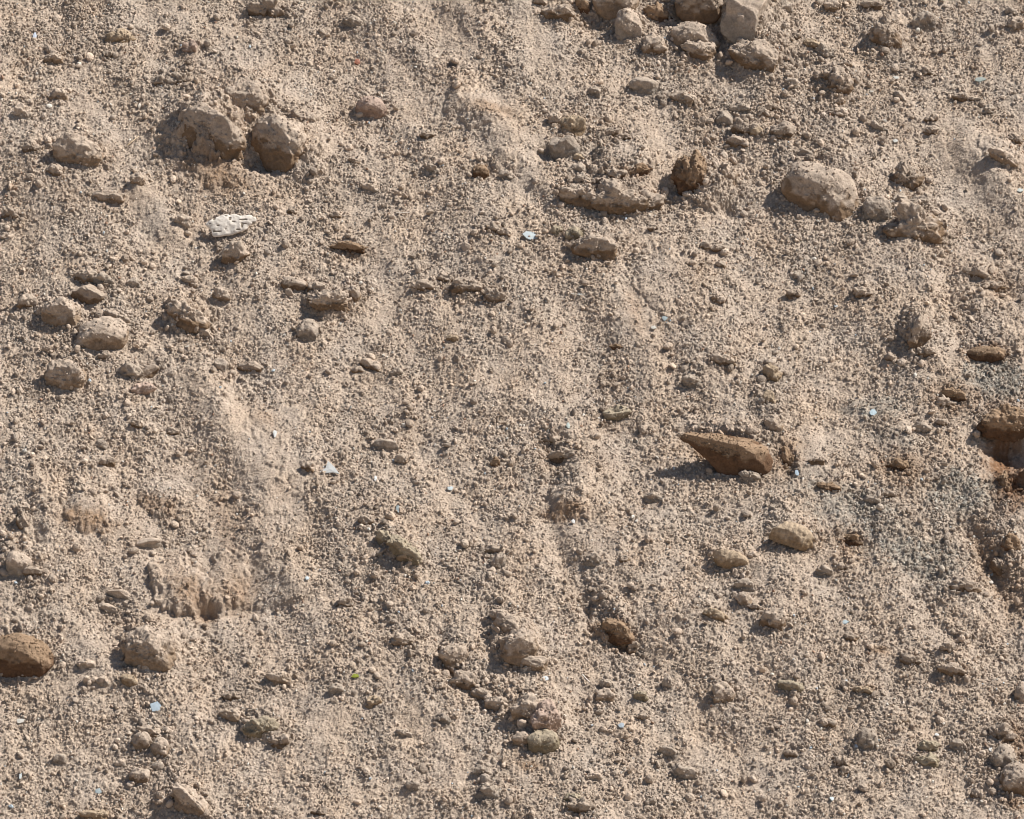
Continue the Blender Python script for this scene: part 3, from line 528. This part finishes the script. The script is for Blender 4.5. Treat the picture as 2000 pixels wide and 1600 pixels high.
def solid(seed, a, b, c, rot, kind, colour, label=None):
    """one lump: half axes a (across), b (up the picture), c (towards the viewer)"""
    r = np.random.RandomState(seed)
    big = max(a, b, c)
    lv = 5 if big > 0.030 else 4 if big > 0.012 else 3
    v, f = ICO[lv]; v = v.copy()
    off = r.rand(3) * 50
    rad = np.ones(len(v))
    if kind in ('stone', 'slab', 'wedge', 'chip'):
        n = {'stone': 9, 'slab': 7, 'wedge': 7, 'chip': 7}[kind]
        pn = r.randn(n, 3); pn /= np.linalg.norm(pn, axis=1)[:, None]
        for q in pn:
            dq = 0.62 + 0.25 * r.rand(); t = v @ q
            rad = np.minimum(rad, np.where(t > 0.05, dq / np.maximum(t, 0.05), 9))
        rad = rad * 1.12
        rad += 0.10 * noise3(v * 1.6 + off) + 0.04 * noise3(v * 5 + off)
    elif kind == 'smooth':
        rad += 0.16 * noise3(v * 1.1 + off) + 0.07 * noise3(v * 2.4 + off)
    elif kind == 'rough':
        rad += 0.34 * noise3(v * 1.5 + off) + 0.24 * noise3(v * 3.4 + off) + 0.10 * np.abs(noise3(v * 8 + off))
    else:
        warp = np.stack([noise3(v * 1.5 + off + 9 * k) for k in (1, 2, 3)], 1); v0 = v; v = v + .16 * warp
        for q in r.randn(6, 3):
            q = q / np.linalg.norm(q); dq = 0.70 + 0.2 * r.rand(); t = v @ q
            rad = np.minimum(rad, np.where(t > 0.05, dq / np.maximum(t, 0.05), 9))
        rad = rad * 1.06
        rad += 0.15 * noise3(v * 1.3 + off) + 0.08 * noise3(v * 3.0 + off) + .03 * noise3(v * 7 + off)
    cut = {'wedge': [(0, -.50, .86, .22), (.05, .95, .3, .55)], 'slab': []}.get(kind, [(.7 * r.rand() - .45, -.52, .75 + .2 * r.rand(), .40 + .18 * r.rand())] if kind != 'smooth' else [(.3 * r.rand() - .2, -.55, .8, .66)])
    if label == 'face': cut = [(-.25, -.52, .82, .22), (.3, .9, .3, .6), (.9, -.3, .2, .7)]
    for qx, qy, qz, dq in cut:                           # broken lower faces
        q = np.array([qx, qy, qz]); q /= np.linalg.norm(q); t = v @ q
        lim = np.where(t > .02, (dq * (1 + .10 * noise3(v * 2.2 + off))) / np.maximum(t, .02), 9); rad = np.where(lim < rad, lim + .12 * (rad - lim), rad)
    p = v * rad[:, None] * np.array([a, b, c])
    if kind == 'wedge':                                  # tapers to a point at its left end
        t = (p[:, 0] / a + 1) / 2; k = 0.30 + 0.70 * np.clip(t * 1.3, 0, 1); p[:, 1] = p[:, 1] * k + .3 * b * (1 - k); p[:, 2] *= k
    # crumbly skin, in metres, along the direction from the middle
    nrm = v / np.array([a, b, c]); nrm /= np.linalg.norm(nrm, axis=1)[:, None]
    amp = {'smooth': .0011, 'stone': .0009, 'slab': .0006, 'wedge': .0014, 'chip': .0006, 'rough': .0026, 'clod': .0021}[kind]
    g = noise3(p / .0075 + off) * 1.0 + noise3(p / .0042 + off) * .6 + (noise3(p / .016 + off) * .5 if big > .02 else 0)
    p = p + nrm * (g * amp)[:, None]
    if kind == 'slab':
        p += nrm * (0.0006 * np.sin(p[:, 0] / 0.0017 + 2 * noise3(p / .02 + off)))[:, None]
    cr, sr = math.cos(math.radians(-rot)), math.sin(math.radians(-rot))
    p[:, :2] = p[:, :2] @ np.array([[cr, sr], [-sr, cr]])
    nrm[:, :2] = nrm[:, :2] @ np.array([[cr, sr], [-sr, cr]])
    B = np.stack([CRT, CUP, -FWD])                       # rows: right, up, towards viewer
    P = p @ B; N = nrm @ B
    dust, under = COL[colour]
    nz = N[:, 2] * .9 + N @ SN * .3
    w = smooth(.02, .55, nz + .35 * noise3(p / .012 + off) + .2 * noise3(p / .005 + off))  # dusty tops; lower faces get bare brown with some shade in the colour
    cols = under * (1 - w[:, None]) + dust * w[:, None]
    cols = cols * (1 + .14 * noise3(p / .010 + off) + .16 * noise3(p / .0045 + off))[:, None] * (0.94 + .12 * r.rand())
    if kind in ('clod', 'rough', 'smooth', 'wedge') and big > 0.009:
        area = 4 * math.pi * (a * b + b * c + a * c) / 3
        n = int(area / (0.0062 ** 2) * {'rough': .75, 'clod': .75, 'smooth': .5, 'wedge': .55}[kind])
        ids = r.randint(0, len(v), n)
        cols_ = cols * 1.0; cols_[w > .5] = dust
        ids = ids[w[ids] > (.10 if kind == 'rough' else .35) * r.rand(n)]
        rr = .0012 + .0022 * r.rand(len(ids)) ** 2.4
        cp, cf, cc = crumbs(r, P[ids] + N[ids] * (rr * .25)[:, None], rr, np.clip(cols_[ids] * (.78 + .45 * r.rand(len(ids), 1)), 0, .8))
        f = np.concatenate([f, cf + len(P)]); P = np.concatenate([P, cp]); cols = np.concatenate([cols, cc])
    return P, f, np.clip(cols, .02, .8)

# ------------------------------------------------------------------ their labels
# labels for the rest, told from the landmark each lies next to
MARKS = [(k[0], k[1], k[8]) for k in K if k[8]] + [(448, 440, "the white slab"), (1030, 460, "the pale blue shard"), (642, 915, "the white triangular shard"), (1978, 882, "the dark pit at the right edge"), (303, 1381, "the pale blue flake at lower left")]
CW = {'tan': 'tan', 'brown': 'brown', 'dark': 'dark brown', 'red': 'reddish brown', 'ochre': 'ochre', 'grey': 'greyish', 'pale': 'pale', 'pink': 'pinkish', 'green': 'olive'}
seen = set(k[7] for k in K if k[7])
def word(cx, cy, w, h, kind, colour):
    m_ = max(w, h)
    size = 'tiny' if m_ < 25 else 'small' if m_ < 36 else 'medium' if m_ < 50 else 'large'
    shape = 'long' if w > 1.9 * h else 'upright' if h > 1.25 * w else 'rounded' if abs(w - h) < 5 else 'low'
    noun = {'rough': 'crumbly clod', 'clod': 'clod', 'smooth': 'pebble', 'stone': 'stone', 'chip': 'chip'}[kind]
    ms = sorted(MARKS, key=lambda q: (q[0] - cx) ** 2 + (q[1] - cy) ** 2)
    ms = [q for q in ms if (q[0] - cx) ** 2 + (q[1] - cy) ** 2 > 25]
    for q in ms[:4]:
        dx, dy = cx - q[0], cy - q[1]; d = math.hypot(dx, dy); a = math.degrees(math.atan2(-dy, dx)) % 360
        di = ['right of', 'up and right of', 'above', 'up and left of', 'left of', 'down and left of', 'below', 'down and right of'][int((a + 22.5) // 45) % 8]
        dist = 'just ' if d < 75 else '' if d < 150 else 'well '
        t = f"{size} {shape} {CW[colour]} {noun} {dist}{di} {q[2]}"
        if len(t.split()) <= 16 and t not in seen:
            seen.add(t); return t
    raise RuntimeError("label")

NAME = {'clod': 'dirt_clod', 'rough': 'dirt_clod', 'smooth': 'round_stone', 'stone': 'angular_stone', 'slab': 'ribbed_slab', 'wedge': 'dirt_clod', 'chip': 'flat_stone'}
CAT = {'clod': 'clod', 'rough': 'clod', 'smooth': 'stone', 'stone': 'stone', 'slab': 'slab', 'wedge': 'clod', 'chip': 'stone'}
GRP = {'clod': 'clods of dry soil lying on the slope', 'rough': 'clods of dry soil lying on the slope', 'smooth': 'rounded stones on the slope', 'stone': 'angular stones on the slope', 'slab': 'ribbed slabs on the slope'}
LIFT = {(1974, 830): .9, (1202, 4): .7, (1364, 6): .6, (1205, 394): .5, (1135, 384): .5, (1268, 400): .5, (1350, 352): .6, (1785, 447): .45, (1771, 351): .4, (1475, 115): .45, (1605, 378): .22, (545, 286): .22, (475, 202): .2, (415, 262): .0, (38, 1284): .45, (1452, 32): .4}
for i, (cx, cy, w, h, rot, kind, colour, label, mark, depth) in enumerate(K):
    a = w / 2000.0 * 1.08; b = h / 2000.0 * (1.17 if w < 1.7 * h or kind == 'slab' else 1.38)
    c = (depth or (0.62 if w > 70 else 0.75)) * math.sqrt(a * b) if kind not in ('slab', 'chip') else 0.8 * b
    if kind == 'chip': c = b * .9; b = b * .8
    lift = {'slab': .35, 'wedge': .85, 'smooth': .36, 'stone': .34, 'rough': .24}.get(kind, .36)
    lift = LIFT.get((cx, cy), lift)
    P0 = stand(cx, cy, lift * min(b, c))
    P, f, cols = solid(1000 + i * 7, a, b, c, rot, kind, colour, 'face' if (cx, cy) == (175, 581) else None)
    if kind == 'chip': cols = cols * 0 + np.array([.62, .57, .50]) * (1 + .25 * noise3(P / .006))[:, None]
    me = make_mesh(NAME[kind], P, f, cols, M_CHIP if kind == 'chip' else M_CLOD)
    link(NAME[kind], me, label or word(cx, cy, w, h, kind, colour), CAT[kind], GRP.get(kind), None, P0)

# ------------------------------------------------------------------ thin shards, flakes and a straw
def shard(cx, cy, pts, thick, col, name, label, cat, tilt, group=None, off=.004):
    """flat broken piece: outline in mm seen from above, real thickness, leaning on the slope"""
    n = len(pts); p = np.array(pts, float) / 1000
    th = thick / 1000
    ca, sa = math.cos(tilt[0]), math.sin(tilt[0]); cb, sb = math.cos(tilt[1]), math.sin(tilt[1])
    top = np.concatenate([p, np.full((n, 1), th / 2)], 1); bot = np.concatenate([p * 1.03, np.full((n, 1), -th / 2)], 1)
    ctr = np.array([[p[:, 0].mean(), p[:, 1].mean(), th * .75], [p[:, 0].mean(), p[:, 1].mean(), -th * .6]])
    v = np.concatenate([top, bot, ctr])
    v = v @ np.array([[1, 0, 0], [0, ca, sa], [0, -sa, ca]]) @ np.array([[cb, 0, -sb], [0, 1, 0], [sb, 0, cb]])
    f = []
    for k in range(n):
        j = (k + 1) % n
        f += [(k, j, 2 * n), (n + j, n + k, 2 * n + 1), (j, k, n + k), (j, n + k, n + j)]
    W = v @ np.stack([CRT, SU, SN])
    me = make_mesh(name, W, np.array(f), np.tile(np.array(col) * .74, (len(v), 1)), M_CHIP, False)
    link(name, me, label, cat, group, None, stand(cx, cy, off))
v, f = ICO[5]; th = np.arctan2(v[:, 1], v[:, 0]); edge = 1 + .10 * np.sin(3 * th + 1) + .07 * np.sin(5 * th) + .025 * np.sin(9 * th + 2)
q = np.stack([v[:, 0] * .047 * edge, v[:, 1] * .021 * edge, np.sign(v[:, 2]) * np.abs(v[:, 2]) ** .6 * .0045], 1)
q[:, 2] += .0012 * noise3(q / .012 + 3) + .0006 * noise3(q / .005 + 5)
q[:, 1] += .14 * q[:, 0]
pit = smooth(.5, .62, noise3(q / np.array([.008, .004, .03]) + 11))[:, None]; q[:, 2] -= .0012 * pit[:, 0]
cc = np.array([.80, .72, .62]) * (1 + .12 * noise3(q / .006)[:, None]) * (1 - pit) + np.array([.30, .25, .19]) * pit
link("white_slab", make_mesh("white_slab", q @ np.stack([CRT, SU * .85 + SN * .5, SN]), f, cc, M_CHIP), "flat white stone slab with a dark shadow under its lower edge", "slab", None, None, stand(449, 439, .022))
G1 = "small pale flakes lying on the soil"
shard(642, 916, [(-24, -9), (-6, 2), (-1, 17), (12, 2), (21, -12), (8, -8)], 2.5, (.80, .80, .76), "white_shard", "white triangular shard left of centre, brightest piece on the slope", "shard", (.25, -.1))
shard(1036, 461, [(-16, 3), (-9, 10), (6, 9), (16, 5), (14, -4), (2, -10), (-8, -6)], 2.2, (.62, .68, .68), "glass_shard", "pale blue shard left of the dark olive pebble", "shard", (.15, .1))
shard(303, 1381, [(-10, 6), (4, 11), (11, 3), (8, -8), (-5, -9)], 2.0, (.52, .61, .66), "stone_flake", "pale blue flake at lower left above the touching pebble pair", "flake", (.2, 0), G1)
for cx, cy, w, h, col, lab in [
 (537, 848, 9, 13, (.78, .78, .74), "tiny white upright flake up and left of the white shard"),
 (733, 935, 6, 12, (.80, .80, .78), "tiny white flake below the blocky grey brown stone"),
 (880, 954, 13, 8, (.62, .68, .68), "tiny bluish flake well right of the white triangular shard"),
 (777, 992, 8, 17, (.42, .47, .47), "tiny grey green sliver above the olive elongated clod"),
 (600, 1129, 9, 8, (.66, .72, .74), "tiny pale blue flake in the left middle, down from white shard"),
 (1393, 845, 17, 12, (.60, .67, .67), "pale blue flake just above the dark wedge of earth"),
 (1620, 306, 20, 15, (.55, .57, .54), "pale grey flake touching the ochre yellow pebble"),
 (1367, 318, 12, 9, (.72, .68, .60), "cream flake on top of the dark reddish upright clod"),
 (1672, 1457, 11, 6, (.80, .80, .80), "white flake against the left side of the grey brown pebble"),
 (1625, 1560, 10, 8, (.70, .76, .76), "tiny white flake at bottom right, below the grey brown pebble"),
 (1830, 1435, 11, 5, (.76, .75, .72), "white sliver left of the crumbly dark lump at lower right"),
 (1935, 1463, 9, 10, (.74, .72, .68), "white flake touching the round corner stone"),
 (1650, 1215, 15, 10, (.48, .56, .58), "blue grey flake right of the lone brown clod"),
 (1065, 1325, 14, 10, (.66, .68, .68), "pale blue grey flake below the upper clump of clods"),
 (1214, 1417, 16, 9, (.50, .56, .60), "blue grey flake right of the lower middle trio"),
 (1110, 831, 8, 12, (.62, .68, .62), "pale greenish flake up and left of the flat olive clod"),
 (1298, 622, 12, 9, (.46, .52, .52), "grey blue flake in the right middle, above the flat olive clod"),
 (1276, 640, 12, 8, (.66, .62, .54), "cream flake beside the grey blue flake in the right middle"),
 (1750, 152, 14, 8, (.62, .60, .54), "cream flake below the grey round clod"),
 (1915, 155, 22, 10, (.48, .52, .47), "pale green grey flake in the upper right"),
 (1749, 275, 15, 9, (.62, .60, .55), "pale flake right of the ochre yellow pebble"),
 (1975, 833, 14, 8, (.45, .58, .60), "blue green flake beside the dark pit at the right edge"),
 (1705, 806, 14, 12, (.55, .66, .70), "pale blue flake amid the grey green crushed stone"),
 (1556, 923, 10, 14, (.44, .52, .58), "blue grey flake right of the dark wedge of earth"),
 (1992, 372, 16, 8, (.66, .68, .62), "pale flake at the right edge, upper part"),
 (68, 70, 8, 12, (.66, .70, .78), "bluish white flake in the top left corner"),
 (1632, 597, 10, 8, (.74, .76, .74), "tiny white flake in the right middle below the largest boulder"),
 (40, 1515, 6, 14, (.66, .70, .68), "white upright sliver in the lower left corner"),
 (192, 1545, 14, 10, (.46, .52, .52), "blue grey flake at the bottom left, left of the brown pebble"),
 (40, 1408, 16, 10, (.70, .66, .58), "cream flake below the red brown boulder at left"),
 (1120, 1018, 8, 10, (.74, .72, .68), "tiny white flake in the middle, left of the ribbed slabs")]:
    r = np.random.RandomState(int(cx)); k = r.randint(5, 8); an = np.sort(np.linspace(0, 6.283, k, endpoint=False) + r.rand(k) * .7)
    q = .75 + .35 * r.rand(k)
    shard(cx, cy, [(w / 2 * q[j] * math.cos(an[j]), h / 1.6 * q[j] * math.sin(an[j])) for j in range(k)], 1.8, col, "stone_flake", lab, "flake", (.3 * (r.rand() - .3), .4 * (r.rand() - .5)), G1, .0035)
shard(697, 121, [(-6, -3), (-3, 6), (4, 6), (7, -2), (2, -6)], 4.0, (.40, .17, .11), "brick_chip", "tiny orange red chip in the upper left half, above the flat pinkish clod", "brick chip", (.3, .2), None, .004)
shard(693, 1320, [(-7, -3), (-2, 4), (6, 3), (8, -2), (0, -4)], 2.0, (.30, .33, .05), "leaf_fragment", "tiny yellow green leaf fragment above the lone round grey pebble", "leaf", (.2, .1), None, .004)

def straw(pts, rad, col, name, label):
    c = np.array(pts); n = len(c); k = 6; v = []
    for i in range(n):
        t = c[min(i + 1, n - 1)] - c[max(i - 1, 0)]; t /= np.linalg.norm(t)
        u = np.cross(t, SN); u /= np.linalg.norm(u); w = np.cross(u, t); rr = rad * (1 - .5 * i / (n - 1))
        for j in range(k): v.append(c[i] + rr * (u * math.cos(6.283 * j / k) + w * math.sin(6.283 * j / k)))
    f = [(i * k + j, i * k + (j + 1) % k, (i + 1) * k + (j + 1) % k, (i + 1) * k + j) for i in range(n - 1) for j in range(k)]
    v = np.array(v); o = c.mean(0)
    link(name, make_mesh(name, v - o, np.array(f), np.tile(np.array(col), (len(v), 1)), M_CHIP), label, "straw", "dry straws on the soil", None, o)
def straw_at(x0, y0, x1, y1, rad, col, lab):
    straw([stand(x0 + (x1 - x0) * t, y0 + (y1 - y0) * t, .004 + .003 * math.sin(3 * t)) for t in (0, .33, .66, 1)], rad, col, "straw", lab)
straw_at(249, 284, 271, 266, .0013, (.68, .52, .34), "pale short straw right of the twin lobed clod")
straw_at(1116, 574, 1146, 577, .0011, (.66, .60, .52), "thin whitish straw in the middle below the low brown mound")
straw_at(1138, 1318, 1152, 1333, .0014, (.74, .68, .60), "pale thin straw between the lower middle trio and dark lump")
straw_at(774, 416, 800, 415, .0012, (.68, .60, .50), "cream straw above the orange tipped clod")

# ------------------------------------------------------------------ loose crumbs and gravel: far too many to count
r = np.random.RandomState(5)
def scatter(n, rmin, rmax, power, level, dens_pow, seed):
    r = np.random.RandomState(seed)
    x = (r.rand(n) * 2 - 1) * 1.18; s = (r.rand(n) * 2 - 1) * 1.2
    d = np.clip(look(rough_, x, s), 0, 1.1)
    keep = r.rand(n) < np.clip(d, .05, 1) ** dens_pow
    x, s, d = x[keep], s[keep], d[keep]
    rad = rmin + (rmax - rmin) * r.rand(len(x)) ** power
    h = look(HB, x, s) + look(g_h, x, s) * .8 + rad * (.25 + .5 * r.rand(len(x)))
    c = x[:, None] * CRT + s[:, None] * SU + h[:, None] * SN
    base = look(gc, x, s) * 1.03
    return crumbs(r, c, rad, grain_cols(r, len(x), base, {0: 1., 1: .5, 2: .03}[level]), level)
parts = [scatter(300000, .0011, .0035, 2.4, 0, 1.7, 61), scatter(16000, .0030, .0062, 2.4, 1, 2.2, 62), scatter(4300, .0044, .0100, 2.6, 2, 2.0, 63), scatter(130000, .0010, .0020, 1.2, 0, .35, 64)]
vs_, fs_, cs_ = [], [], []; base = 0
for v, f, c in parts:
    vs_.append(v); fs_.append(f + base); cs_.append(c); base += len(v)
gv = np.concatenate(vs_)
link("gravel", make_mesh("gravel", gv, np.concatenate(fs_), np.concatenate(cs_), M_GRAIN, False), "loose soil crumbs and fine gravel strewn over the whole slope", None, None, "stuff")
print("verts", len(gv), V.shape, len(K))
